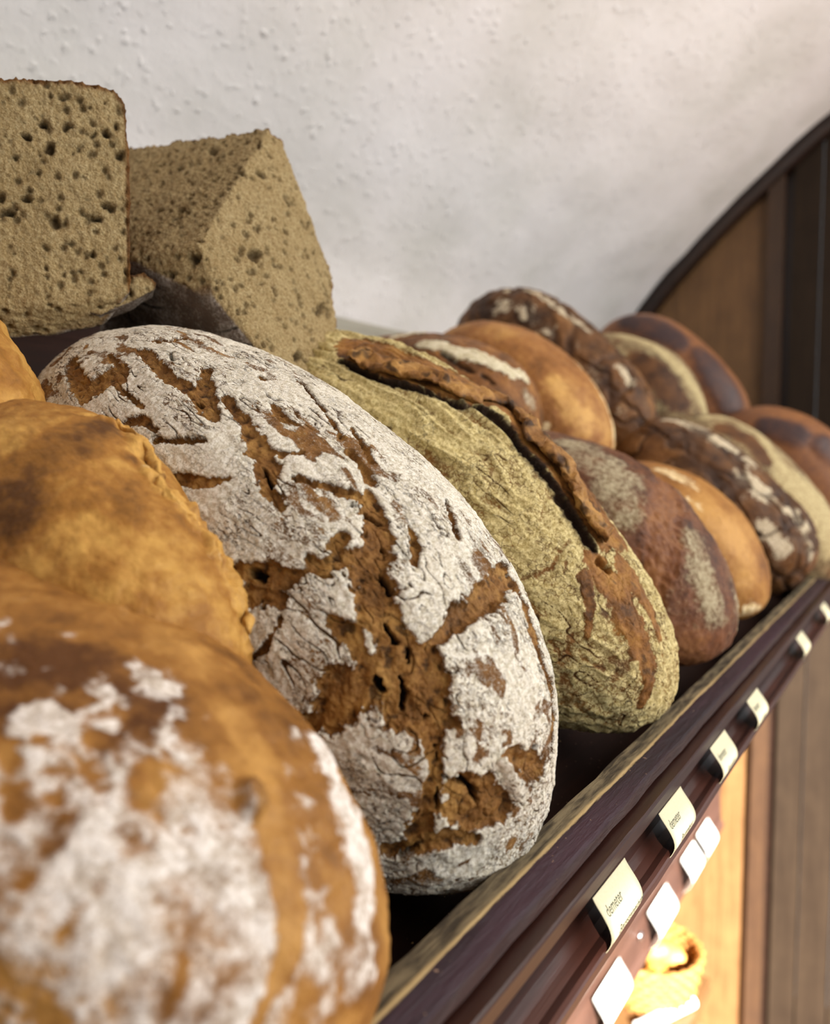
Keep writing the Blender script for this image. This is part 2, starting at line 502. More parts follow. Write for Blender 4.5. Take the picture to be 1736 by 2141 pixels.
# ------------------------------------------------------------------ paper labels
def paper(name, c):
    s = NT(name); n = s.noise(s.pos(), 900, 3)
    return s.done(s.mix(n, c, 'e2dbbb' if c != 'f3f2ea' else 'fbfaf4'), .65, s.bump(n, .0001), .25)
M_CARD = paper('cream_card', 'd3cba6'); M_WCARD = paper('sunlit_white_card', 'f3f2ea')  # the lower cards' overexposed sunlit white is put into the paper colour
M_INK = NT('dark_green_ink').done('3c4436', .7)
def card_curve(t, top, bot, bow):
    """t 0 top .. 1 bottom -> (y,z)"""
    y = top[0] + (bot[0] - top[0]) * t - bow * math.sin(math.pi * t ** 1.25)
    return y, top[1] + (bot[1] - top[1]) * t
def card(x0, w, top, bot, bow, mat, texts, label, group, skew=0.0):
    org = np.array([x0 + w / 2, bot[0], bot[1]])
    nu, nv = 8, 24; V = []; Fq = []
    for s_ in (0, 1):
        for j in range(nv + 1):
            y, z = card_curve(j / nv, top, bot, bow)
            for i in range(nu + 1): V.append((x0 + w * i / nu + skew * j / nv, y + s_ * .00025, z))
    h = (nu + 1) * (nv + 1)
    g = np.arange(h).reshape(nv + 1, nu + 1)
    a = np.column_stack([g[:-1, :-1].ravel(), g[1:, :-1].ravel(), g[1:, 1:].ravel(), g[:-1, 1:].ravel()])
    q = [a, a[:, ::-1] + h]
    for e in (g[0], g[-1], g[:, 0], g[:, -1]): q.append(np.column_stack([e[:-1], e[1:], e[1:] + h, e[:-1] + h]))
    me = mesh_np('price_label', np.array(V) - org, np.concatenate(q))
    o = link('price_label', me, org, mat); tag(o, label, 'label', group)
    if texts:
        VV = []; FF = []
        for (txt, u0, v0, size, shear) in texts:
            cu = bpy.data.curves.new('txt', 'FONT'); cu.body = txt; cu.size = size; cu.shear = shear; cu.resolution_u = 3
            to = bpy.data.objects.new('txt', cu); COL.objects.link(to)
            tm = to.evaluated_get(bpy.context.evaluated_depsgraph_get()).to_mesh()
            tm.calc_loop_triangles()
            b = len(VV)
            tot = abs(bot[1] - top[1])
            for v in tm.vertices:
                t = min(max(v0 - v.co.y / tot, 0), 1)
                y, z = card_curve(t, top, bot, bow)
                VV.append((x0 + u0 + v.co.x + skew * t, y - .00012, z))
            FF += [tuple(b + i for i in tr.vertices) for tr in tm.loop_triangles]
            to.evaluated_get(bpy.context.evaluated_depsgraph_get()).to_mesh_clear()
            bpy.data.objects.remove(to); bpy.data.curves.remove(cu)
        tme = bpy.data.meshes.new('lettering'); tme.from_pydata([tuple(np.array(v) - org) for v in VV], [], FF); tme.update()
        link('lettering', tme, org, M_INK, o)
    return o
LB = [((1240, 1884), 'Bergsteinerbrot', 'cream paper label nearest and largest on the upper rail, with two lines of print'),
      ((1378, 1704), 'Bauernbrot', 'cream paper label second from the near end of the upper rail'),
      ((1485, 1570), 'Roggenbrot', 'cream paper label third from the near end of the upper rail'),
      ((1562, 1468), 'Landbrot', 'cream paper label fourth from the near end of the upper rail'),
      ((1665, 1340), '', 'cream paper label fifth from the near end of the upper rail'),
      ((1716, 1266), '', 'cream paper label at the far end of the upper rail, cut by the frame')]
for i, (p, txt, lab) in enumerate(LB):
    x0 = ony(p[0], p[1], .1120)[0]
    T = [('demeter', .0035, .34, .0052, .1)] if i < 4 else []
    if txt: T.append((txt, .0085 if i == 0 else .012, .71, .0050 if i == 0 else .0048, .35))
    card(x0, .041 if i else .040, (.1120, -.1806), (.1082, -.2045), .0062, M_CARD, T, lab, 'labels in the upper rail')
for i, (p, lab) in enumerate([((1240, 2085), 'bright white label nearest on the sunlit lower shelf edge'), ((1355, 1893), 'bright white label second from the near end of the lower shelf edge'),
                              ((1425, 1790), 'bright white label third on the lower shelf edge, nearly touching the next'), ((1458, 1738), 'bright white label farthest along the lower shelf edge')]):
    x0 = ony(p[0], p[1], YL - .003)[0]
    card(x0, .075 if i < 2 else .062, (YL - .003, -.4955), (YL - .006, -.536), .012, M_WCARD, None, lab, 'labels on the lower shelf edge')

# ------------------------------------------------------------------ loaves
FIT = {"L0": [0.1455, 0.2643, -0.1077, 0.1527, 0.0766, 0.0712, 0.3586, -0.044, 0.1021, -0.0032, -0.0218, 0.0365, 0.0067, 0.0217, 0.0032],
       "L2": [0.3077, 0.2983, -0.0636, 0.192, 0.0834, 0.1021, 0.5144, 0.128, 0.2373, -0.0023, 0.0158, 0.0181, -0.016, 0.0002, 0.005],
       "L3": [0.4712, 0.3117, -0.0544, 0.199, 0.0744, 0.1088, 0.4456, -0.0383, 0.3457, -0.0135, 0.0504, -0.0036, -0.0415, 0.0278, -0.0139],
       "L4": [0.6355, 0.2789, -0.0808, 0.1604, 0.084, 0.0921, 0.3306, 0.0216, 0.219, -0.005, -0.0077, 0.0062, -0.0274, 0.0331, 0.0137],
       "L5": [0.8232, 0.2691, -0.0917, 0.1424, 0.0844, 0.0808, 0.3045, 0.0151, 0.1838, 0.0027, -0.0219, 0.022, -0.0235, 0.0375, 0.0215],
       "L6": [1.0432, 0.2624, -0.081, 0.1471, 0.0843, 0.1036, 0.4939, 0.0022, 0.2543, -0.0228, 0.0087, -0.0237, 0.016, 0.0042, -0.0449],
       "L7": [1.2228, 0.2626, -0.0779, 0.1652, 0.0853, 0.1116, 0.5274, 0.007, 0.2563, -0.0084, 0.0166, -0.0234, -0.0163, 0.0242, -0.029],
       "L8": [1.4165, 0.2321, -0.0778, 0.1644, 0.0862, 0.1349, 0.5326, 0.0029, 0.2125, -0.0485, 0.0154, -0.0034, -0.0296, 0.0235, -0.0168],
       "UA": [0.6918, 0.4298, 0.0301, 0.1219, 0.0807, 0.0875, 0.37, 0.0132, 0.2385, -0.0192, -0.0236, 0.0378, -0.0087, -0.0043, 0.0141],
       "UB": [0.8674, 0.4355, 0.0389, 0.1365, 0.0787, 0.1026, 0.4773, 0.0088, 0.2387, -0.0063, -0.0035, -0.014, -0.0197, 0.015, -0.0109],
       "UC": [1.0407, 0.4642, 0.0719, 0.1757, 0.0776, 0.1238, 0.5819, 0.0291, 0.2351, -0.0192, 0.02, -0.028, -0.0021, -0.0151, -0.0202],
       "UD": [1.2713, 0.4402, 0.0565, 0.1563, 0.0812, 0.1232, 0.462, 0.0091, 0.2683, -0.035, -0.0074, 0.0053, -0.0217, 0.0275, 0.0023],
       "UE": [1.4586, 0.4367, 0.073, 0.1781, 0.0798, 0.1458, 0.5708, 0.0162, 0.2243, -0.0464, 0.0273, -0.014, -0.0127, -0.015, -0.0205],
       "L0b": [0.1969, 0.2968, -0.0645, 0.1053, 0.0502, 0.0727, 0.439, 0.1918, 0.0469, -0.0222, -0.0008, -0.011, -0.0137, 0.0025, -0.0243],
       "U0": [0.1848, 0.4512, 0.0392, 0.1252, 0.0638, 0.0654, 0.4344, -0.0198, 0.1861, 0.0096, -0.0003, -0.0021, 0.006, -0.0025, -0.0042]}
_cs = {}
def cube_sphere(n):
    if n in _cs: return _cs[n]
    ids = {}; g = np.arange(n + 1); faces = []; coords = []
    A, B = np.meshgrid(g, g, indexing='ij')
    base = 0; allc = []; allq = []
    for ax in range(3):
        for side in (0, n):
            c = np.zeros((n + 1, n + 1, 3), np.int64)
            c[..., ax] = side; c[..., (ax + 1) % 3] = A; c[..., (ax + 2) % 3] = B
            allc.append(c.reshape(-1, 3))
            idx = np.arange((n + 1) ** 2).reshape(n + 1, n + 1) + base
            q = np.column_stack([idx[:-1, :-1].ravel(), idx[1:, :-1].ravel(), idx[1:, 1:].ravel(), idx[:-1, 1:].ravel()])
            if side == 0: q = q[:, ::-1]
            allq.append(q); base += (n + 1) ** 2
    C = np.concatenate(allc); Q = np.concatenate(allq)
    key = (C[:, 0] * (n + 1) + C[:, 1]) * (n + 1) + C[:, 2]
    _, first, inv = np.unique(key, return_index=True, return_inverse=True)
    C = C[first]; Q = inv.reshape(-1)[Q]
    D = np.tan((C / n - .5) * (math.pi / 2)); D /= np.linalg.norm(D, axis=1)[:, None]
    _cs[n] = (D, Q); return D, Q

def frame(al, yaw, roll):
    S = np.array([math.sin(yaw), math.cos(yaw) * math.cos(al), math.sin(al)]); S /= np.linalg.norm(S)
    N = np.array([0, -math.sin(al), math.cos(al)]); N -= S * (N @ S); N /= np.linalg.norm(N)
    X = np.cross(S, N)
    return S, X * math.cos(roll) + N * math.sin(roll), N * math.cos(roll) - X * math.sin(roll)

class Loaf:
    """dome shaped loaf lying on the slope; S runs up the slope along the loaf, X across, N out of the crust"""
    def __init__(s, key, n, bias=.45, grow=1.0):
        P = FIT[key]; s.P = P
        s.c = np.array(P[:3]); s.S, s.X, s.N = frame(*P[6:9])
        s.V, s.Q = s.base(n, bias)
        s.Nv = vnormals(s.V, s.Q)
        if ((s.Nv * (s.V - s.c)).sum(1)).mean() < 0: s.Q = s.Q[:, ::-1]; s.Nv = -s.Nv
        bv, bq = s.base(36, 0)
        s.bvh = BVHTree.FromPolygons([tuple(v) for v in bv], [tuple(int(i) for i in q) for q in bq])
        r = s.V - s.c
        s.l = np.column_stack([r @ s.S, r @ s.X, r @ s.N])      # loaf coordinates in metres
        s.wabs = (.0009 * fbm(s.V * 160, 3, 71, .6) + .0007 * fbm(s.V * 520, 2, 72)).astype(np.float32)
        s.flour = np.zeros(len(s.V)); s.tone = np.full(len(s.V), .5); s.crack = np.zeros(len(s.V)); s.d = np.zeros(len(s.V)); s.craze = np.ones(len(s.V))
    def base(s, n, bias):
        D, Q = cube_sphere(n)
        if bias:
            v = -s.c / np.linalg.norm(s.c); vv = np.array([v @ s.S, v @ s.X, v @ s.N])
            D = D + bias * vv; D = D / np.linalg.norm(D, axis=1)[:, None]
        E = np.sign(D) * np.abs(D) ** .85
        s0, x0, n0 = E[:, 0], E[:, 1], np.where(E[:, 2] < 0, E[:, 2] * .5, E[:, 2])
        ph = np.arctan2(n0, s0); k = s.P[9:]
        f = 1 + k[0] * np.cos(2 * ph) + k[1] * np.sin(2 * ph) + k[2] * np.cos(3 * ph) + k[3] * np.sin(3 * ph) + k[4] * np.cos(4 * ph) + k[5] * np.sin(4 * ph)
        a, b, c = s.P[3:6]
        return s.c + np.outer(f * s0 * a, s.S) + np.outer(x0 * b, s.X) + np.outer(f * n0 * c, s.N), Q
    def hit(s, px, py):
        r = Vector(ray(px, py)).normalized()
        loc, nor, i, d = s.bvh.ray_cast(Vector((0, 0, 0)), r)
        if loc is None:
            t = r.dot(Vector(s.c)); loc = s.bvh.find_nearest(r * t)[0]
        return np.array(loc)
    def path(s, pts, sub=1):
        A = [(s.hit(p[0], p[1]), p[2]) for p in pts]
        return [(a, w * float(a @ FW) / F_PX) for a, w in A]
    def dist(s, pts, V=None):
        """distance to the crack line divided by its local half width"""
        V = s.V if V is None else V
        V = V.astype(np.float32)
        A = s.path(pts); out = np.full(len(V), 99, np.float32)
        if len(A) == 1: A = A * 2
        for (a, ra), (b, rb) in zip(A[:-1], A[1:]):
            e = (b - a).astype(np.float32); L = float(e @ e) + 1e-12
            w = V - a.astype(np.float32)
            t = np.clip((w @ e) / L, 0, 1)
            dd = w - t[:, None] * e
            out = np.minimum(out, (np.sqrt((dd * dd).sum(1)) + s.wabs) / (ra + (rb - ra) * t))
        return out
    def warp(s):
        if not hasattr(s, '_w'):
            s._w = .38 * fbm(s.V * 70, 2, 4) + .34 * fbm(s.V * 230, 3, 9, .65)
        return s._w
    def mask(s, strokes, hard=.25, wscale=1.0):
        mm = np.full(len(s.V), 99, np.float32)
        for st in strokes: mm = np.minimum(mm, s.dist(st))
        return 1 - sst(1 - hard, 1 + hard, mm + s.warp() * wscale)
    def slits(s, f_long, f_across, width, seed, keep=.0):
        q = s.l * np.array([f_long, f_across, f_across]) + .5 * fbm(s.V * 40, 2, seed + 1)[:, None]
        a = np.abs(perlin(q, seed))
        g = sst(keep, keep + .3, perlin(s.V * 28, seed + 2))
        return (1 - sst(width * .4, width, a)) * g
    def emit(s, name, mat, parent=None, lump=.0018, label=None, group=None, rough=.0004, origin=None):
        lowf = fbm(s.V * 11, 2, 21) * lump
        fine = fbm(s.V * 260, 2, 33) * rough
        V = s.V + s.Nv * (s.d + lowf + fine)[:, None]
        org = s.c if origin is None else np.array(origin)
        me = mesh_np(name, V - org, s.Q)
        set_attr(me, 'flour', s.flour); set_attr(me, 'tone', s.tone); set_attr(me, 'crack', s.crack); set_attr(me, 'craze', s.craze)
        o = link(name, me, org, mat, parent)
        if label: tag(o, label, 'bread', group)
        s.Vd = V
        return o

GRP1 = 'whole loaves in the front row'; GRP2 = 'whole loaves in the back row'

# ---- big flour-crusted loaf in the middle
def loaf_white():
    L = Loaf('L2', 270, .55)
    broad = [
        [(772, 1035, 16), (785, 1100, 30), (792, 1160, 36), (772, 1220, 44), (786, 1280, 42), (820, 1330, 36), (848, 1390, 42), (850, 1450, 62), (880, 1485, 42), (903, 1530, 26), (912, 1600, 15), (905, 1660, 20), (893, 1712, 26), (870, 1752, 22)],
        [(850, 1450, 60), (790, 1415, 48), (735, 1440, 52), (690, 1490, 42), (650, 1512, 20)],
        [(470, 1185, 6), (540, 1203, 24), (600, 1212, 22), (640, 1195, 9), (690, 1182, 14), (745, 1160, 14), (780, 1140, 14)],
        [(530, 1240, 22), (590, 1255, 16)],
        [(880, 1405, 32), (905, 1345, 14), (960, 1292, 26), (1012, 1262, 32), (1042, 1215, 26), (1052, 1180, 12)],
        [(1050, 1210, 26), (1088, 1255, 24), (1112, 1330, 24), (1140, 1420, 20), (1154, 1500, 18), (1150, 1560, 14)],
        [(905, 1440, 30), (920, 1500, 26)],
        [(300, 735, 12), (345, 785, 14), (395, 815, 14), (425, 838, 18)],
        [(432, 780, 14), (428, 820, 20), (442, 865, 16), (455, 880, 12)],
        [(470, 830, 8), (490, 860, 14), (515, 890, 14), (540, 940, 24), (556, 980, 26), (560, 1020, 18), (590, 1068, 9)],
        [(180, 690, 26), (130, 730, 30), (90, 765, 22), (150, 760, 18)],
        [(618, 1000, 6), (665, 1015, 10), (720, 1030, 12), (770, 1050, 18)],
        [(780, 1010, 18), (760, 985, 10), (730, 950, 8)],
        [(960, 1650, 32), (1010, 1655, 40), (1052, 1690, 28), (985, 1710, 36), (940, 1690, 26)],
        [(1060, 1575, 14), (1095, 1600, 36), (1125, 1605, 24)],
        [(810, 1775, 16), (860, 1770, 20), (930, 1745, 24), (990, 1750, 16)],
        [(330, 1000, 8), (390, 1005, 13), (450, 1010, 10), (480, 1004, 6)],
        [(270, 890, 12), (300, 880, 14), (330, 905, 8)], [(330, 925, 8), (390, 925, 9), (430, 930, 4)],
        [(230, 745, 5), (262, 785, 8), (255, 800, 14)], [(240, 805, 5), (270, 830, 7), (300, 855, 5)],
        [(330, 715, 12), (350, 720, 8), (378, 712, 12)], [(545, 790, 7), (550, 800, 5)], [(575, 850, 10), (590, 880, 14), (620, 890, 6)],
        [(625, 800, 6), (650, 830, 5), (690, 880, 5), (715, 920, 6)], [(735, 900, 5), (760, 940, 9), (775, 970, 8)],
        [(590, 950, 9), (630, 948, 6)], [(930, 1050, 5), (945, 1090, 9), (955, 1130, 8)], [(855, 1110, 6), (870, 1150, 14), (865, 1180, 10)],
        [(715, 1130, 16), (690, 1145, 8)], [(700, 1300, 18), (740, 1330, 26), (752, 1370, 20)],
        [(655, 1180, 16), (680, 1205, 12)],
        [(590, 1300, 6), (560, 1350, 10), (530, 1380, 8)],
    ]
    holes = [[(838, 1420, 5), (846, 1452, 10), (840, 1478, 7)], [(528, 1197, 8), (545, 1205, 10)], [(806, 1310, 4), (828, 1345, 7)], [(856, 1360, 4), (854, 1385, 4)],
             [(552, 975, 4), (562, 1000, 4), (570, 1018, 4)], [(930, 1625, 4), (965, 1630, 5), (995, 1655, 8), (1000, 1680, 5)], [(800, 1148, 5)], [(765, 1072, 4), (790, 1085, 4), (803, 1095, 3)],
             [(735, 1058, 4), (755, 1056, 4)], [(420, 842, 4), (412, 838, 3)], [(914, 1560, 3), (915, 1590, 3)], [(915, 1650, 2.5), (912, 1690, 3)], [(1090, 1310, 4), (1112, 1350, 5)], [(1120, 1395, 5), (1135, 1440, 5)],
             [(1060, 1200, 4)], [(800, 1205, 4), (815, 1240, 4)], [(1118, 1560, 5)], [(870, 1775, 7), (840, 1790, 5)], [(890, 1500, 3)], [(785, 1420, 4), (800, 1440, 6)], [(355, 745, 3), (365, 760, 4)]]
    brown = L.mask(broad, .28, 1.15)
    hole = L.mask(holes, .35, .7)
    sl = np.maximum(L.slits(6, 120, .035, 3, .1), L.slits(10, 240, .04, 12, .1))
    crazing = np.zeros(len(L.V))
    thinrun = sst(.12, .5, fbm(L.l * np.array([22, 120, 120]) + .3 * fbm(L.V * 60, 2, 90)[:, None], 3, 91)) * sst(-.1, .4, perlin(L.V * 14, 92) + .6 * sst(.02, .14, L.l[:, 0]))
    patch = fbm(L.V * 16, 3, 14)
    under = sst(-.015, -.05, L.l[:, 2])              # flour gets patchy at the underside edge; its shade is put in too
    L.flour = .90 - 1.1 * brown - .6 * sl - .55 * thinrun + .14 * patch - .38 * under * (.6 + fbm(L.V * 50, 2, 3))
    # shade of the lower left flank, put in as less flour
    thin = L.mask([[(560, 1330, 120), (640, 1400, 90)]], .5, .4)
    L.flour -= .20 * thin
    rough = fbm(L.V * 210, 3, 51); med = fbm(L.V * 75, 2, 52)
    L.tone = .46 + .35 * med * .6 + .1 * rough + .12 * brown
    L.crack = np.clip(hole * 1.0 + .75 * sl * (1 - brown) * .8 + .45 * crazing * (1 - brown) * .5 + brown * sst(.35, .75, -rough + .2 * med) * .7, 0, 1)
    L.d = .0016 * (1 - brown) + brown * (-.0012 + .0012 * rough + .0011 * med) - hole * .0065 - sl * .0011 - crazing * .0004 \
        + (1 - brown) * (.0005 * fbm(L.l * np.array([60, 190, 190]), 2, 61) + .0011 * fbm(L.l * np.array([18, 60, 60]), 2, 62) + .0003 * fbm(L.V * 420, 2, 63))
    mat = crust_mat('white_flour_crust', '34200f', '855b2a', 'b58a48', 'f2ede0', 'c2b89f', '1c0f07', 1.6, .42, .48, .16, al=.51, streak=(330, 40, .030, .9), craze=(340, .04, .4))
    o = L.emit('bread_loaf', mat, None, .0012, 'large oval loaf with cracked thick white flour crust, beside the golden nearest loaf', GRP1, .0002)
    # a curled flake of crust standing off the burst near the front end
    A = L.path([(1038, 1585, 12), (1052, 1610, 13), (1064, 1640, 14), (1072, 1668, 9)])
    pts = np.array([a for a, r in A]); C = smooth_curve(pts, 8); k = 10
    rr = np.interp(np.linspace(0, 1, len(C)), np.linspace(0, 1, 4), [r for a, r in A])
    V = []; T = np.gradient(C, axis=0)
    for i, (c, t) in enumerate(zip(C, T)):
        t = t / np.linalg.norm(t); nn = Vector(L.bvh.find_nearest(Vector(c))[1]); nn = np.array(nn); sd = np.cross(t, nn)
        if nn @ c > 0: nn = -nn
        for j in range(k):
            a = 2 * math.pi * j / k
            V.append(c + sd * math.cos(a) * rr[i] * (.9 + .2 * math.sin(i * 1.3)) + nn * (.0025 + .0012 * math.sin(a) + .0016 * math.cos(a)))
    V = np.array(V); n = len(C)
    Fq = [(i * k + j, i * k + (j + 1) % k, (i + 1) * k + (j + 1) % k, (i + 1) * k + j) for i in range(n - 1) for j in range(k)]
    V += .0007 * np.column_stack([fbm(V * 220, 2, 70 + q) for q in range(3)])
    org = V.mean(0); me = mesh_np('crust_flake', V - org, Fq)
    bm = bmesh.new(); bm.from_mesh(me); bmesh.ops.holes_fill(bm, edges=[e for e in bm.edges if e.is_boundary]); bmesh.ops.recalc_face_normals(bm, faces=bm.faces[:])
    bmesh.ops.subdivide_edges(bm, edges=bm.edges[:], cuts=1); bm.to_mesh(me); bm.free()
    set_attr(me, 'flour', np.full(len(me.vertices), .78)); set_attr(me, 'tone', np.full(len(me.vertices), .4)); set_attr(me, 'crack', np.zeros(len(me.vertices)))
    link('crust_flake', me, org, mat, o)
loaf_white()

# ---- swept ragged ridge of crust (ear)
def ridge(L, name, pts, lift, thick, mat, parent, seed, tone=.5, flour=0., k=26, lean=0.0, rag=.0016, sub=14, amp=1.0):
    A = L.path(pts); C = smooth_curve(np.array([a for a, r in A]), sub); n = len(C)
    rr = np.interp(np.linspace(0, 1, n), np.linspace(0, 1, len(A)), [r for a, r in A])
    T = np.gradient(C, axis=0); V = []; edge = []
    for i in range(n):
        t = T[i] / np.linalg.norm(T[i]); nn = np.array(L.bvh.find_nearest(Vector(C[i]))[1])
        if nn @ (C[i] - L.c) < 0: nn = -nn
        sd = np.cross(nn, t); sd /= np.linalg.norm(sd)
        end = min(1, min(i, n - 1 - i) / 10 + .15)
        for j in range(k):
            a = 2 * math.pi * j / k
            x, y = math.cos(a), math.sin(a)
            V.append(C[i] + sd * x * rr[i] * end + nn * (lift * end * (1 + lean * x) + thick * y * end)); edge.append(x)
    V = np.array(V); edge = np.array(edge)
    Nn = np.column_stack([fbm(V * 130, 3, seed + q) for q in range(3)]); N2 = np.column_stack([fbm(V * 38, 2, seed + 9 + q) for q in range(3)])
    V = V + rag * Nn + rag * 1.6 * amp * N2
    Fq = np.array([(i * k + j, i * k + (j + 1) % k, (i + 1) * k + (j + 1) % k, (i + 1) * k + j) for i in range(n - 1) for j in range(k)])
    org = V.mean(0); me = mesh_np(name, V - org, Fq)
    set_attr(me, 'tone', tone + .35 * fbm(V * 45, 3, seed + 30) - .35 * np.clip(np.abs(edge) - .75, 0, 1) * 2)
    set_attr(me, 'flour', np.full(len(V), flour)); set_attr(me, 'crack', .8 * sst(.25, .6, fbm(V * 90, 3, seed + 31)))
    return link(name, me, org, mat, parent)

# ---- pale yellow floured loaf with the burst ear
def loaf_yellow():
    L = Loaf('L3', 200, .5)
    gl = [(715, 760, 5), (759, 780, 6), (804, 799, 6), (873, 818, 7), (947, 846, 8), (1022, 863, 9), (1059, 892, 10), (1086, 937, 10), (1121, 972, 10), (1157, 1011, 10), (1183, 1053, 13), (1217, 1106, 14), (1243, 1147, 8)]
    groove = L.mask([gl, [(1255, 1175, 10), (1272, 1190, 9)]], .4, .5)
    gwide = L.mask([[(p[0], p[1], p[2] * 1.7) for p in gl]], .3, .5)
    beyond = L.mask([[(p[0] + 16, p[1] - 17, 24) for p in gl], [(p[0] + 36, p[1] - 38, 44) for p in gl]], .25, .5)
    strip = L.mask([[(1245, 1170, 26), (1290, 1240, 34), (1325, 1310, 34), (1350, 1380, 22), (1355, 1430, 13), (1338, 1475, 6)], [(1225, 1210, 16), (1235, 1270, 10), (1228, 1330, 5)], [(1300, 1180, 24), (1350, 1260, 16), (1375, 1330, 10)]], .3, .9)
    top = L.mask([[(720, 730, 22), (800, 770, 18), (870, 815, 10)]], .4, 1.0)
    brown = np.maximum.reduce([beyond, strip, top])
    wob = fbm(L.V * 26, 2, 6)[:, None]
    rid = 1 - 2.2 * np.abs(perlin(L.l * np.array([6, 105, 105]) + .35 * wob, 8)) + .5 * fbm(L.l * np.array([20, 190, 190]) + .3 * wob, 2, 18)
    w1, w2, _ = worley(L.V * 210, 6)
    rid *= 1 - .65 * sst(-.01, -.11, L.l[:, 0])
    clump = (1 - w1 * 1.4) * sst(.0, .5, perlin(L.V * 20, 66) + .25 + .5 * sst(-.02, .1, L.l[:, 0]))
    craze = np.zeros(len(L.V))
    L.craze = np.clip(sst(.06, -.06, L.l[:, 0]) + .25, 0, 1)
    big = np.maximum(L.slits(150, 14, .03, 23, .2), L.slits(6, 110, .05, 29, .1))
    dk = L.mask([[(1080, 1225, 10), (1105, 1265, 14), (1120, 1285, 8)], [(1195, 1330, 6), (1170, 1400, 14), (1200, 1460, 14), (1220, 1480, 8)], [(1285, 1380, 8), (1310, 1400, 8), (1280, 1420, 6)], [(1005, 985, 4), (995, 1015, 4), (975, 1032, 3)], [(1260, 1400, 5), (1210, 1370, 6)],
                 [(1095, 1210, 5), (1150, 1190, 4), (1190, 1130, 4), (1180, 1200, 3)], [(1150, 1340, 5), (1180, 1380, 4)]], .5, 2.0)
    low = sst(-.01, -.05, L.l[:, 2])
    L.flour = .66 - 1.0 * brown - .45 * big - .30 * dk + .32 * rid + .10 * clump - .30 * low
    L.tone = .5 + .3 * fbm(L.V * 60, 3, 44)
    L.crack = np.clip(gwide + .5 * craze * (1 - brown) + .7 * big * (1 - brown) + .12 * dk + brown * sst(.3, .8, fbm(L.V * 110, 3, 45)) * .7, 0, 1)
    L.d = (1 - brown) * (.0034 * rid + .0006 * fbm(L.V * 190, 2, 46) + .0009 * clump) - .0011 * craze * (1 - brown) - .0007 * big - .0006 * dk - groove * .006 + brown * (.001 + .0016 * fbm(L.V * 80, 3, 47))
    mat = crust_mat('yellow_flour_crust', '3a2412', '8a5c2a', 'b3833f', 'e0d09a', 'a8945a', '2a1a0c', 1.3, .30, .30, .22, al=.44, craze=(230, .05, .62), streak=(200, 26, .03, .55))
    o = L.emit('bread_loaf', mat, None, .0015, 'long loaf dusted yellow with a dark torn ridge of crust along it', GRP1, .0002)
    emat = crust_mat('burst_ear_crust', '2f1c0d', '83592a', 'b98c4c', 'd9cb95', 'b39f66', '22130a', 1.0)
    ridge(L, 'ear', [(p[0] + 21, p[1] - 21, 34 if i < 4 else 29) for i, p in enumerate(gl)], .0040, .0030, emat, o, 5, .66, lean=-.25, rag=.0021, amp=1.1, k=36, sub=20)
loaf_yellow()

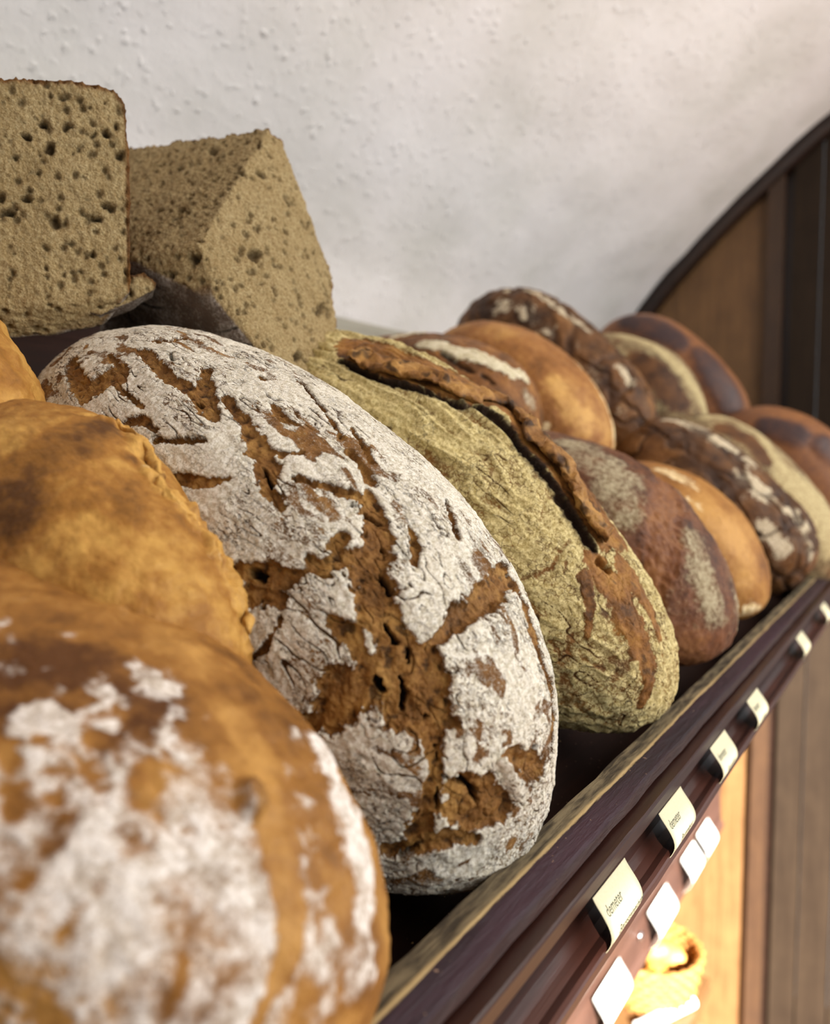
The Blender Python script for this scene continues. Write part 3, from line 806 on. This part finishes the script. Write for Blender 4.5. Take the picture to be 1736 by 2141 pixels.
# ---- nearest loaf, out of focus: floured flank and golden burst lobe
def loaf_near():
    L = Loaf('L0', 130, .3)
    fl = np.full(len(L.V), -.25)
    white = L.mask([[(60, 1790, 190), (250, 1900, 260), (480, 2050, 300)], [(420, 1680, 110), (500, 1900, 160)], [(660, 1560, 26), (720, 1700, 55), (760, 1900, 60), (740, 2050, 60)]], .7, 1.0)
    speck = L.mask([[(60, 1500, 45), (130, 1520, 30)], [(200, 1430, 26), (250, 1470, 26)], [(330, 1440, 34), (290, 1400, 20)], [(20, 1400, 30)], [(120, 1450, 20)], [(430, 1420, 16)]], .4, 1.6)
    gold = L.mask([[(440, 1380, 40), (500, 1500, 45), (545, 1600, 40), (560, 1700, 36), (575, 1800, 36), (605, 1900, 36), (600, 1990, 30), (560, 2080, 18), (520, 2160, 14)], [(720, 2160, 50), (760, 2100, 20)]], .4, .9)
    spots = L.mask([[(130, 1950, 14), (170, 1900, 12)], [(380, 2010, 14), (365, 2080, 14)], [(140, 1720, 26), (100, 1780, 20)], [(260, 1790, 22)], [(60, 1840, 26)], [(90, 2110, 24)], [(30, 1700, 26)], [(300, 1640, 30)], [(210, 1860, 16)], [(690, 1800, 14), (720, 1750, 10)]], .5, 1.2)
    n = fbm(L.V * 55, 3, 4)
    L.flour = np.clip(fl + .98 * white + .6 * speck - .7 * gold - .45 * spots + .42 * n + .25 * fbm(L.V * 18, 2, 77), -.5, 1.1)
    zone = L.mask([[(20, 1330, 60), (200, 1400, 110), (330, 1480, 110), (120, 1520, 110)], [(640, 1560, 60), (660, 1700, 70)]], .6, .5)
    L.flour += zone * .62 * sst(.12, .5, fbm(L.V * 95, 3, 83)) + zone * .12
    dark = L.mask([[(40, 1390, 70), (200, 1400, 60), (330, 1470, 60)], [(250, 1560, 50), (300, 1520, 30)], [(0, 1500, 50)], [(120, 1500, 40)], [(380, 1270, 20), (250, 1220, 16)], [(280, 1420, 34)]], .6, 1.0)
    L.tone = .50 + .34 * fbm(L.V * 34, 3, 8) - .35 * dark + .2 * gold
    bub = L.mask([[(522, 1665, 26), (520, 1700, 18)]], .4, .3)
    L.crack = np.clip(.35 * bub, 0, 1); L.d = .0035 * bub + .001 * white + .001 * fbm(L.V * 60, 3, 9)
    mat = crust_mat('golden_floury_crust', '54310f', '8e6028', 'ba8b48', 'e9e2da', 'bcaf9f', '4a2a14', .5, .42, .2, .36, tone_noise=.35, big=40)
    t = empty('bread_loaf', FIT['L0'][:3]); tag(t, 'nearest loaf at the lower left, golden with a blurred white floured flank', 'bread', GRP1)
    L.emit('floured_crust', mat, t, .0014)
    B = Loaf('L0b', 120, .3)
    edge = B.mask([[(180, 855, 14), (262, 895, 22), (330, 1000, 30), (420, 1110, 34), (480, 1220, 30), (512, 1350, 24)]], .4, .8)
    dk = B.mask([[(30, 1090, 70), (0, 1040, 60)], [(60, 960, 60), (150, 930, 60), (230, 900, 30)], [(280, 960, 20)]], .7, .6)
    B.flour = -.12 + .42 * fbm(B.V * 95, 3, 3) + .2 * edge
    B.tone = .56 - .42 * dk + .26 * fbm(B.V * 34, 3, 5) + .14 * fbm(B.V * 130, 2, 55) + .32 * edge
    B.crack = .5 * edge * sst(.35, .7, fbm(B.V * 150, 2, 6))
    B.d = edge * (.0035 * fbm(B.V * 110, 3, 7) + .001) + .0012 * fbm(B.V * 45, 2, 8)
    m2 = crust_mat('golden_burst_crust', '583610', '966628', 'c79a4e', 'ecd9ae', 'cfb27a', '6b3f17', .6, .35, .15, .2, tone_noise=.35)
    B.emit('burst_crust', m2, t, .0014)
    ridge(B, 'torn_edge', [(185, 858, 7), (235, 868, 9), (268, 900, 10), (318, 975, 10), (345, 1025, 9), (425, 1100, 12), (450, 1140, 10), (490, 1215, 11), (505, 1290, 9), (516, 1350, 8)], .0005, .0022, m2, t, 44, .8, rag=.0022, amp=.7)
    G = Loaf('U0', 60, .3)
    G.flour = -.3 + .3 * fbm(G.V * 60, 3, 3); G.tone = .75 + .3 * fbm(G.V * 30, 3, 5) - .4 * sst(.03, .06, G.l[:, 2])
    G.d = .002 * fbm(G.V * 80, 3, 7)
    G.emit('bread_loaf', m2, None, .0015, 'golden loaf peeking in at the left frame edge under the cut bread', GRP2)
loaf_near()

# ---- the remaining whole loaves
def loaf_plain(key, n, mat, fn, label, group, lump=.002):
    L = Loaf(key, n, .35); fn(L)
    return L, L.emit('bread_loaf', mat, None, lump, label, group)

def f4(L):
    band = L.mask([[(1370, 985, 20), (1400, 1050, 42), (1390, 1120, 46), (1370, 1180, 46), (1360, 1260, 30)]], .35, .6)
    fl = L.mask([[(1200, 930, 40), (1280, 980, 50), (1300, 1060, 50)], [(1450, 1130, 40), (1480, 1220, 42), (1500, 1280, 35)], [(1540, 1250, 14), (1545, 1330, 12)]], .6, 1.0)
    low = L.mask([[(1380, 1340, 40), (1460, 1370, 50), (1500, 1340, 30)]], .5, .8)
    L.flour = .18 + .45 * fl - .35 * band - .3 * low + .22 * fbm(L.V * 40, 3, 5)
    L.tone = .36 + .25 * band + .2 * fbm(L.V * 35, 3, 6) + .12 * low
    L.crack = .5 * L.mask([[(1348, 1080, 3), (1345, 1180, 4), (1330, 1250, 3)], [(1425, 1010, 3), (1440, 1060, 4), (1410, 1120, 3)]], .5, .6)
    L.d = -.0025 * band + .0008 * fbm(L.V * 120, 3, 7) + band * .0012 * fbm(L.V * 160, 2, 9)
loaf_plain('L4', 90, crust_mat('grey_brown_crust', '331c12', '714629', '96663a', 'b3a78a', '857457', '24130b', .8, .45, .25, .3),
           f4, 'grey-brown floured loaf with a brown scored band, right after the yellow loaf', GRP1)
def f5(L):
    fl = L.mask([[(1380, 985, 22), (1440, 1010, 22)], [(1460, 1060, 12)], [(1560, 1275, 16), (1590, 1270, 10)], [(1440, 1045, 12)]], .6, 1.4)
    br = L.mask([[(1470, 1070, 40), (1540, 1120, 45), (1560, 1180, 36)]], .9, .5)
    L.flour = .0 + .6 * fl + .25 * fbm(L.V * 60, 3, 5); L.tone = .55 + .35 * br + .2 * fbm(L.V * 26, 3, 6) - .25 * L.mask([[(1600, 1180, 22), (1612, 1230, 20)]], .8, .5)
    L.d = .0008 * fbm(L.V * 60, 3, 7)
loaf_plain('L5', 70, crust_mat('amber_crust', '5c3415', '96652c', 'bd8d4a', 'ead6ac', 'cfae74', '4a2a10', .6, .3, .15, .25, tone_noise=.3), f5,
           'small amber loaf in the front row beside the dark cracked loaf', GRP1)
def f6(L):
    w1, w2, _ = worley(L.l * np.array([17, 24, 24]) + .3 * fbm(L.V * 30, 2, 5)[:, None], 3)
    ck = 1 - sst(.05, .16, w2 - w1)
    fl = L.mask([[(1400, 875, 18), (1480, 905, 26), (1560, 960, 28)], [(1560, 1000, 24), (1600, 1030, 24)], [(1660, 1070, 22), (1690, 1110, 22)], [(1700, 1150, 18)], [(1600, 1100, 16), (1640, 1150, 18)]], .5, 1.2)
    L.flour = .12 + .75 * fl - .5 * ck + .25 * fbm(L.V * 40, 3, 5); L.tone = .38 + .2 * fbm(L.V * 30, 3, 6) + .25 * L.mask([[(1310, 920, 40), (1360, 950, 40)]], .6, .5)
    L.crack = .55 * ck; L.d = -.003 * ck + .001 * fbm(L.V * 60, 3, 7)
m6 = crust_mat('dark_cracked_crust', '2a170b', '66421f', '94683a', 'd8cbb0', 'a08d6f', '1f0f08', .8, .4, .25, .25)
loaf_plain('L6', 80, m6, f6, 'dark brown loaf with white flour patches, between the amber loaf and the pale olive loaf', GRP1)
def rimmed(rim, inner):
    def f(L):
        a = L.mask([rim], .5, .6); b = L.mask(inner, .5, .5)
        L.flour = .45 + .65 * a - .85 * b + .2 * fbm(L.V * 60, 3, 5); L.tone = .35 + .2 * fbm(L.V * 40, 3, 6); L.d = .001 * a - .001 * b
    return f
m7 = crust_mat('pale_rim_crust', '2f1a0c', '684322', '8d6233', 'c6b68a', '94815a', '2a170b', .8, .3, .2, .3)
loaf_plain('L7', 60, m7, rimmed([(1470, 872, 10), (1530, 872, 10), (1585, 905, 12), (1620, 960, 14), (1660, 1010, 40), (1710, 1060, 50), (1740, 1120, 40)], [[(1510, 895, 14), (1570, 920, 18), (1600, 960, 14)]]),
           'pale olive floured loaf in the front row, cut by the right frame edge', GRP1)
def f8(key, dk):
    def f(L):
        b = L.mask(dk, .4, .3)
        L.flour = np.full(len(L.V), -.4); L.tone = .62 - .5 * b + .12 * fbm(L.V * 30, 2, 5); L.d = .003 * b
    return f
m8 = crust_mat('glossy_chestnut_crust', '2e1718', '6b3f1f', '9c6630', 'd2bf87', 'a58d57', '2a170b', .6, .2, .1, .3, spec=.5, tone_noise=.2)
loaf_plain('L8', 50, m8, f8('L8', [[(1605, 890, 24), (1665, 910, 28)], [(1725, 930, 26), (1770, 970, 28)]]), 'glossy chestnut loaf at the far right end of the front row', GRP1)

def fUA(L):
    wh = L.mask([[(890, 720, 16), (950, 732, 26), (1010, 752, 26), (1060, 775, 20), (1098, 792, 11)], [(820, 708, 11), (880, 698, 11)]], .3, 1.2)
    gr = L.mask([[(1110, 840, 24)]], .5, .6)
    L.flour = -.05 + 1.0 * wh + .5 * gr + .2 * fbm(L.V * 50, 3, 5); L.tone = .4 + .3 * fbm(L.V * 40, 3, 6)
    ed = L.mask([[(925, 738, 6), (960, 762, 6), (985, 775, 6)], [(1010, 785, 5), (1030, 800, 5)]], .4, 1.0)
    L.crack = .9 * ed; L.d = .002 * wh - .004 * ed + .001 * fbm(L.V * 80, 3, 7)
loaf_plain('UA', 80, crust_mat('split_flour_crust', '35200f', '7d5127', 'a8763a', 'dfd6bd', 'b3a67f', '160c06', .8, .35, .2, .25), fUA,
           'brown loaf with a jagged white flour patch, behind the yellow loaf', GRP2)
def fUB(L):
    rim = L.mask([[(1160, 715, 5), (1225, 780, 6), (1268, 850, 7), (1285, 910, 9), (1283, 940, 8)], [(1110, 880, 10), (1140, 895, 12)]], .5, .9)
    y = L.mask([[(1160, 800, 16), (1190, 850, 24), (1220, 900, 22)], [(1130, 690, 20)], [(1230, 870, 14)]], .7, 1.0)
    L.flour = -.1 + .85 * rim + .2 * fbm(L.V * 60, 3, 5); L.tone = .5 + .35 * y + .28 * fbm(L.V * 24, 3, 6); L.d = .001 * fbm(L.V * 60, 3, 7)
loaf_plain('UB', 80, crust_mat('orange_brown_crust', '523010', '946230', 'c89a56', 'e6d6b0', 'c8a870', '3a200d', .6, .3, .15, .25, tone_noise=.35), fUB,
           'smooth orange-brown loaf in the back row with a thin flour edge', GRP2)
def fUC(L):
    fl = L.mask([[(1060, 598, 10), (1120, 612, 10), (1180, 655, 10), (1230, 690, 9)], [(1100, 650, 22), (1150, 690, 18)], [(1300, 770, 14), (1320, 800, 12)], [(1050, 640, 20)]], .5, 1.3)
    w1, w2, _ = worley(L.l * np.array([18, 22, 22]) + .3 * fbm(L.V * 30, 2, 5)[:, None], 8); ck = 1 - sst(.05, .15, w2 - w1)
    L.flour = .14 + .65 * fl - .4 * ck + .25 * fbm(L.V * 40, 3, 5); L.tone = .42 + .25 * fbm(L.V * 30, 3, 6); L.crack = .5 * ck
    L.d = -.003 * ck + .0012 * fbm(L.V * 60, 3, 7)
loaf_plain('UC', 80, m6, fUC, 'tall dark crusty loaf standing highest in the back row', GRP2)
loaf_plain('UD', 60, m7, rimmed([(1300, 700, 14), (1350, 715, 14), (1410, 760, 14), (1455, 815, 14), (1475, 855, 12)], [[(1340, 760, 22), (1390, 800, 26), (1420, 840, 20)]]),
           'oval loaf with an olive flour rim and dark middle in the back row', GRP2)
loaf_plain('UE', 60, m8, f8('UE', [[(1315, 672, 22), (1375, 688, 32), (1418, 712, 26)], [(1466, 742, 24), (1500, 790, 34), (1528, 840, 30)]]), 'glossy chestnut loaf with dark scored lozenges, farthest in the back row', GRP2)

# ------------------------------------------------------------------ cut bread
def crumb_mat():
    s = NT('cut_rye_bread'); p = s.pos()
    n1 = s.noise(p, 40, 4, .6); n2 = s.noise(p, 560, 6, .75); n3 = s.noise(p, 1900, 3, .6)
    v = s.voro(p, 700)
    t = s.math('ADD', s.math('MULTIPLY', n2, .7), s.math('MULTIPLY', n3, .3))
    c = s.ramp(t, [(.3, '77603b'), (.47, 'b59b6b'), (.68, 'e0cd9f')])
    c = s.mix(s.math('MULTIPLY', s.map(n1, .4, .7), .25), c, '8f7140')
    c = s.mix(s.math('MULTIPLY', s.attr('hole'), .9), c, '45301a')
    cr = s.ramp(s.math('ADD', t, s.math('MULTIPLY', s.math('SUBTRACT', n1, .5), .6)), [(.3, '38200e'), (.5, '75491f'), (.75, 'a06d30')])
    c = s.mix(s.attr('crust'), c, cr)
    ba = s.mix(s.map(s.math('ADD', n2, s.math('MULTIPLY', s.math('SUBTRACT', n1, .5), 1.2)), .35, .7), '6d5c4e', 'b5aa9e')
    c = s.mix(s.attr('base'), c, ba)
    c = s.mix(s.attr('crack'), c, '1c1009')
    h = s.math('ADD', s.math('MULTIPLY', n2, 1.0), s.math('MULTIPLY', s.math('SUBTRACT', 1.0, v), .5))
    h = s.math('ADD', h, s.math('MULTIPLY', n3, .4))
    return s.done(c, .85, s.bump(h, .002, 1.0), .2)
M_CRUMB = crumb_mat()

def cut_piece(name, pts, crumb_planes, base_planes, voxel, label, seed, parent=None, holes=1.0):
    """closed hull of the given corner points, finely remeshed; planes are (point, outward normal)"""
    pts = np.array(pts); org = np.array([pts[:, 0].mean(), pts[:, 1].mean(), pts[:, 2].min()])
    bm = bmesh.new()
    for p in pts: bm.verts.new(p - org)
    r = bmesh.ops.convex_hull(bm, input=bm.verts[:])
    junk = [g for g in set(r['geom_interior'] + r['geom_unused']) if isinstance(g, bmesh.types.BMVert)]
    bmesh.ops.delete(bm, geom=junk, context='VERTS')
    bmesh.ops.recalc_face_normals(bm, faces=bm.faces[:])
    me = bpy.data.meshes.new('hull'); bm.to_mesh(me); bm.free()
    ho = bpy.data.objects.new('hull', me); COL.objects.link(ho)
    md = ho.modifiers.new('r', 'REMESH'); md.mode = 'VOXEL'; md.voxel_size = voxel; md.adaptivity = 0
    ev = ho.evaluated_get(bpy.context.evaluated_depsgraph_get()); em = ev.to_mesh()
    V = np.empty(len(em.vertices) * 3, np.float32); em.vertices.foreach_get('co', V); V = V.reshape(-1, 3).astype(float)
    lt = np.empty(len(em.polygons), np.int32); em.polygons.foreach_get('loop_total', lt)
    Q = np.empty(len(em.loops), np.int32); em.loops.foreach_get('vertex_index', Q); Q = Q.reshape(-1, 4)
    ev.to_mesh_clear(); bpy.data.objects.remove(ho)
    for it in range(3):                                   # soften the corners a little
        A = np.zeros_like(V); cnt = np.zeros(len(V))
        for a, b in ((0, 1), (1, 2), (2, 3), (3, 0)):
            for x, y in ((a, b), (b, a)):
                for k in range(3): A[:, k] += np.bincount(Q[:, x], V[Q[:, y], k], len(V))
                cnt += np.bincount(Q[:, x], minlength=len(V))
        V = .4 * V + .6 * A / cnt[:, None]
    N = vnormals(V, Q); W = V + org
    def on(planes):
        m = np.zeros(len(V))
        for p, n in planes:
            dd = np.abs((W - p) @ n); m = np.maximum(m, (1 - sst(.014, .022, dd)) * sst(.45, .7, N @ n))
        return m
    cm = on(crumb_planes); bs = np.maximum(on(base_planes), sst(-.1, -.4, N[:, 2])) * (1 - cm); cr = np.clip(1 - cm, 0, 1) * (1 - bs)
    # crust rim shows on the cut face near the crusted sides
    f = cr.copy()
    for it in range(9):
        A = np.zeros(len(V)); cnt = np.zeros(len(V))
        for a, b in ((0, 1), (1, 2), (2, 3), (3, 0)):
            for x, y in ((a, b), (b, a)):
                A += np.bincount(Q[:, x], f[Q[:, y]], len(V)); cnt += np.bincount(Q[:, x], minlength=len(V))
        f = .4 * f + .6 * A / cnt
    cr = np.maximum(cr, .9 * sst(.02, .16, f + .07 * fbm(W * 140, 2, seed + 2)) * (1 - bs))
    w1, _, idm = worley(W * np.array([80, 80, 105]) + .42 * fbm(W * 110, 2, seed)[:, None], seed); sel = ((idm % 7) < 2)
    big = (1 - sst(.22, .46, w1 + (idm % 5) * .05)) * sel
    w3, _, id3 = worley(W * 190 + .2 * fbm(W * 300, 2, seed + 1)[:, None], seed + 3); small = (1 - sst(.2, .5, w3)) * ((id3 % 5) < 2)
    hole = np.clip(big + .6 * small, 0, 1) * holes
    tex = fbm(W * 330, 3, seed + 5); med = fbm(W * 60, 3, seed + 6)
    d = cm * (.0009 * tex + .0010 * med - .0060 * big - .0024 * small) + cr * (.0012 * med + .0006 * tex)
    ck = bs * (1 - sst(.02, .10, np.abs(perlin(W * np.array([30, 30, 90]), seed + 8)))) * sst(-.1, .3, perlin(W * 22, seed + 9))
    d += bs * (.0014 * fbm(W * 50, 2, seed + 10)) - .002 * ck
    V = V + N * d[:, None]
    me = mesh_np(name, V, Q)
    set_attr(me, 'hole', hole * cm * .8); set_attr(me, 'crust', cr); set_attr(me, 'base', bs); set_attr(me, 'crack', ck * .8)
    o = link(name, me, org, M_CRUMB, parent)
    if label: tag(o, label, 'bread', 'cut pieces of bread')
    return o

def plane_of(P):
    P = np.array(P); c = P.mean(0); u, s_, vt = np.linalg.svd(P - c); n = vt[2]
    if n @ c > 0: n = -n
    return c, n

# half loaf with its cut face towards the shop, upper left
e = np.array([math.cos(R(58)), math.sin(R(58)), 0]); p0 = ond(130, 430, .45)
def onp(px, py, pt, n):
    r = ray(px, py); return r * ((pt @ n) / (r @ n))
front = [(-60, 160), (60, 163), (150, 164), (240, 184), (262, 215), (268, 255), (264, 330), (266, 450), (272, 575), (275, 610), (200, 632), (100, 640), (-60, 645)]
fp = [onp(x, y, p0, e) for x, y in front]
c = np.mean(fp, 0)
back = [p + e * .075 + (c - p) * .22 + np.array([0, 0, -.012]) for p in fp]
under = [onp(x, y, p0 + e * .014, e) for x, y in [(-60, 712), (100, 704), (215, 684)]]
pb = plane_of([fp[-2], fp[-3], under[1], under[2]])
pbn = pb[1] if pb[1][2] < 0 else -pb[1]
half = cut_piece('cut_bread_half', fp + back + under, [(p0, -e)], [(pb[0], pbn)], .0012, 'upright cut half loaf with pale crumb face, cut by the left frame edge', 3)
# ragged heel of crust sticking out at the foot of the cut face
hp = [onp(x, y, p0 + e * .004, e) for x, y in [(215, 600), (275, 575), (300, 566), (328, 590), (325, 606), (250, 640), (210, 660), (150, 640)]]
cut_piece('ragged_heel', hp + [p + e * .014 + np.array([0, 0, -.003]) for p in hp], [(hp[0], -e)], [], .0011, None, 21, half)
# quarter loaf leaning on the two loaves below
A_, B_, C_ = ond(262, 312, .61), ond(562, 268, .555), ond(418, 512, .478)
n0 = np.cross(B_ - A_, C_ - A_); n0 /= np.linalg.norm(n0)
D_ = onp(272, 542, A_, n0)
B2, E_, E2, F_, G_, H_ = ond(585, 290, .563), ond(625, 400, .585), ond(692, 570, .585), ond(716, 845, .53), ond(560, 765, .478), ond(446, 625, .476)
E3 = ond(703, 690, .565)
I_ = ond(205, 705, .56)
pl = plane_of([A_, B_, C_, D_]); pr = plane_of([B_, C_, H_, F_, E2, G_])
view = np.array([.62, .75, .05]); view /= np.linalg.norm(view)
bk = [A_ + view * .05 + np.array([0, 0, -.02]), B_ + view * .05 + np.array([0, 0, -.02]), E2 + view * .04 + np.array([0, .02, -.02]), F_ + view * .04 + np.array([0, .03, 0]), I_ + view * .05]
pd = plane_of([D_, C_, H_, I_]); pdn = pd[1] if pd[1][2] < 0 else -pd[1]
cut_piece('cut_bread_quarter', [A_, B_, B2, C_, D_, E_, E2, E3, F_, G_, H_, I_] + bk, [pl, pr], [(pd[0], pdn)], .0011, 'quarter loaf with two cut crumb faces leaning behind the white floured loaf', 11)

# ------------------------------------------------------------------ things below: basket, rolls, paper roll
bx = 1.62
bc = onx(1358, 2072, bx)
ctr_z = bc[2] - .005
ct = empty('counter', (1.5, .45, FLOOR_Z)); tag(ct, 'low wooden counter in the sun under the shelves', 'counter')
cc = ray(1487, 2045); cc = cc * ctr_z / cc[2]
box('counter_top', (1.05, cc[1], ctr_z - .03), (cc[0], .84, ctr_z), M_TAN, ct)
for x, y in ((1.08, cc[1] + .02), (cc[0] - .07, cc[1] + .02), (1.08, .78), (cc[0] - .07, .78)):
    box('leg', (x, y, FLOOR_Z), (x + .05, y + .05, ctr_z - .03), M_TAN, ct)
def wicker(name, c, r0, r1, h):
    s = NT('wicker'); n = s.noise(s.pos(), 120, 4)
    mat = s.done(s.ramp(n, [(.3, '7a4a22'), (.7, 'c48a4a')]), .6, s.bump(n, .001), .3)
    t = empty(name, c)
    for i in range(9):                                    # woven coils, one ring above the other
        f = i / 8; r = r0 + (r1 - r0) * f ** .7; V = []; Fq = []; n1, n2 = 96, 6
        for a in range(n1):
            th = 2 * math.pi * a / n1; w = .0035 * math.sin(th * 24 + (i % 2) * math.pi)
            for b in range(n2):
                ph = 2 * math.pi * b / n2
                rr = r + w + .0065 * math.cos(ph); V.append((rr * math.cos(th), rr * math.sin(th), .007 + h * f + .007 * math.sin(ph)))
        for a in range(n1):
            for b in range(n2): Fq.append((a * n2 + b, ((a + 1) % n1) * n2 + b, ((a + 1) % n1) * n2 + (b + 1) % n2, a * n2 + (b + 1) % n2))
        link('coil', mesh_np('coil', V, Fq), c, mat, t)
    bm = bmesh.new(); bmesh.ops.create_circle(bm, cap_ends=True, radius=r0, segments=40); ext = bmesh.ops.extrude_face_region(bm, geom=bm.faces[:])
    for v in [g for g in ext['geom'] if isinstance(g, bmesh.types.BMVert)]: v.co.z += .006
    bmesh.ops.recalc_face_normals(bm, faces=bm.faces[:])
    me = bpy.data.meshes.new('bottom'); bm.to_mesh(me); bm.free(); link('bottom', me, c, mat, t)
    return t
BC = np.array([bc[0], bc[1], ctr_z])
tag(wicker('bread_basket', BC, .075, .10, .095), 'round wicker basket of golden rolls in the sun under the shelf', 'basket')
s_ = NT('golden_roll_crust'); n_ = s_.noise(s_.pos(), 45, 4)
M_ROLL = s_.done(s_.ramp(n_, [(.3, 'b4742c'), (.7, 'e8b45e')]), .5, s_.bump(n_, .002), .3)
D, Q = cube_sphere(16)
rolls = [((-.035, -.025, .068), (.05, .024, .024), 20, 5, 'golden bread roll on the left of the wicker basket'), ((.038, -.018, .072), (.05, .025, .025), 75, 8, 'golden bread roll at the front of the wicker basket'),
         ((.0, .042, .072), (.055, .025, .025), -20, 0, 'golden bread roll at the back of the wicker basket'), ((.018, .01, .115), (.056, .023, .023), 40, -35, 'long golden roll standing up highest in the basket'),
         ((-.03, .0, .110), (.052, .022, .022), 80, 20, 'long golden roll lying on top in the basket')]
for (p, sz, rz, ry, lab) in rolls:
    V = D * np.array(sz); V = V + .0022 * np.column_stack([fbm(V * 40 + p[0] * 50, 2, k) for k in range(3)])
    o = link('bread_roll', mesh_np('bread_roll', V, Q), BC + np.array(p), M_ROLL); o.rotation_euler = (0, R(ry), R(rz)); tag(o, lab, 'roll', 'rolls in the wicker basket')
# rolled white paper beside the basket
zt = ctr_z + .0125
a = ray(1448, 2094); a = a * zt / a[2]; b = ray(1335, 2150); b = b * zt / b[2]
s_ = NT('white_paper'); M_PAPER = s_.done('f4f4f2', .6)
ax = Vector(b - a); L_ = ax.length; n = 28; V = []; Fq = []
prof = [(0, .006), (0, .0125), (L_, .0125), (L_, .006)]
for i in range(n):
    th = 2 * math.pi * i / n
    for (x, r) in prof: V.append((x, r * math.cos(th), r * math.sin(th)))
for i in range(n):
    for j in range(4): Fq.append((i * 4 + j, i * 4 + (j + 1) % 4, ((i + 1) % n) * 4 + (j + 1) % 4, ((i + 1) % n) * 4 + j))
pa = link('paper_roll', mesh_np('paper_roll', V, Fq, False), a, M_PAPER); pa.rotation_euler = ax.to_track_quat('X', 'Z').to_euler()
tag(pa, 'rolled white paper tube in front of the wicker basket', 'paper roll')

# ------------------------------------------------------------------ crumbs fallen on the shelf
rng = random.Random(4); V = []; Fq = []
for i in range(90):
    y = rng.uniform(.142, .20); x = rng.uniform(.15, .95); r = rng.uniform(.0006, .0018)
    if i < 14: x = rng.uniform(.60, .72); y = rng.uniform(.142, .165); r = rng.uniform(.001, .0025)
    b0 = len(V)
    for dx, dy, dz in ((1, 0, .4), (-.5, .8, .3), (-.6, -.7, .5), (.1, .1, 1.3)): V.append((x + dx * r * rng.uniform(.6, 1.2), y + dy * r, floor1(y) - .001 + dz * r))
    Fq += [(b0, b0 + 1, b0 + 3), (b0 + 1, b0 + 2, b0 + 3), (b0 + 2, b0, b0 + 3), (b0, b0 + 2, b0 + 1)]
s_ = NT('crumbs'); org = np.array([.5, .17, -.2])
tag(link('fallen_crumbs', mesh_np('fallen_crumbs', np.array(V) - org, Fq, False), org, s_.done('b39a6c', .9)), 'pale crumbs fallen on the dark shelf behind the lip', 'crumbs', kind='stuff')
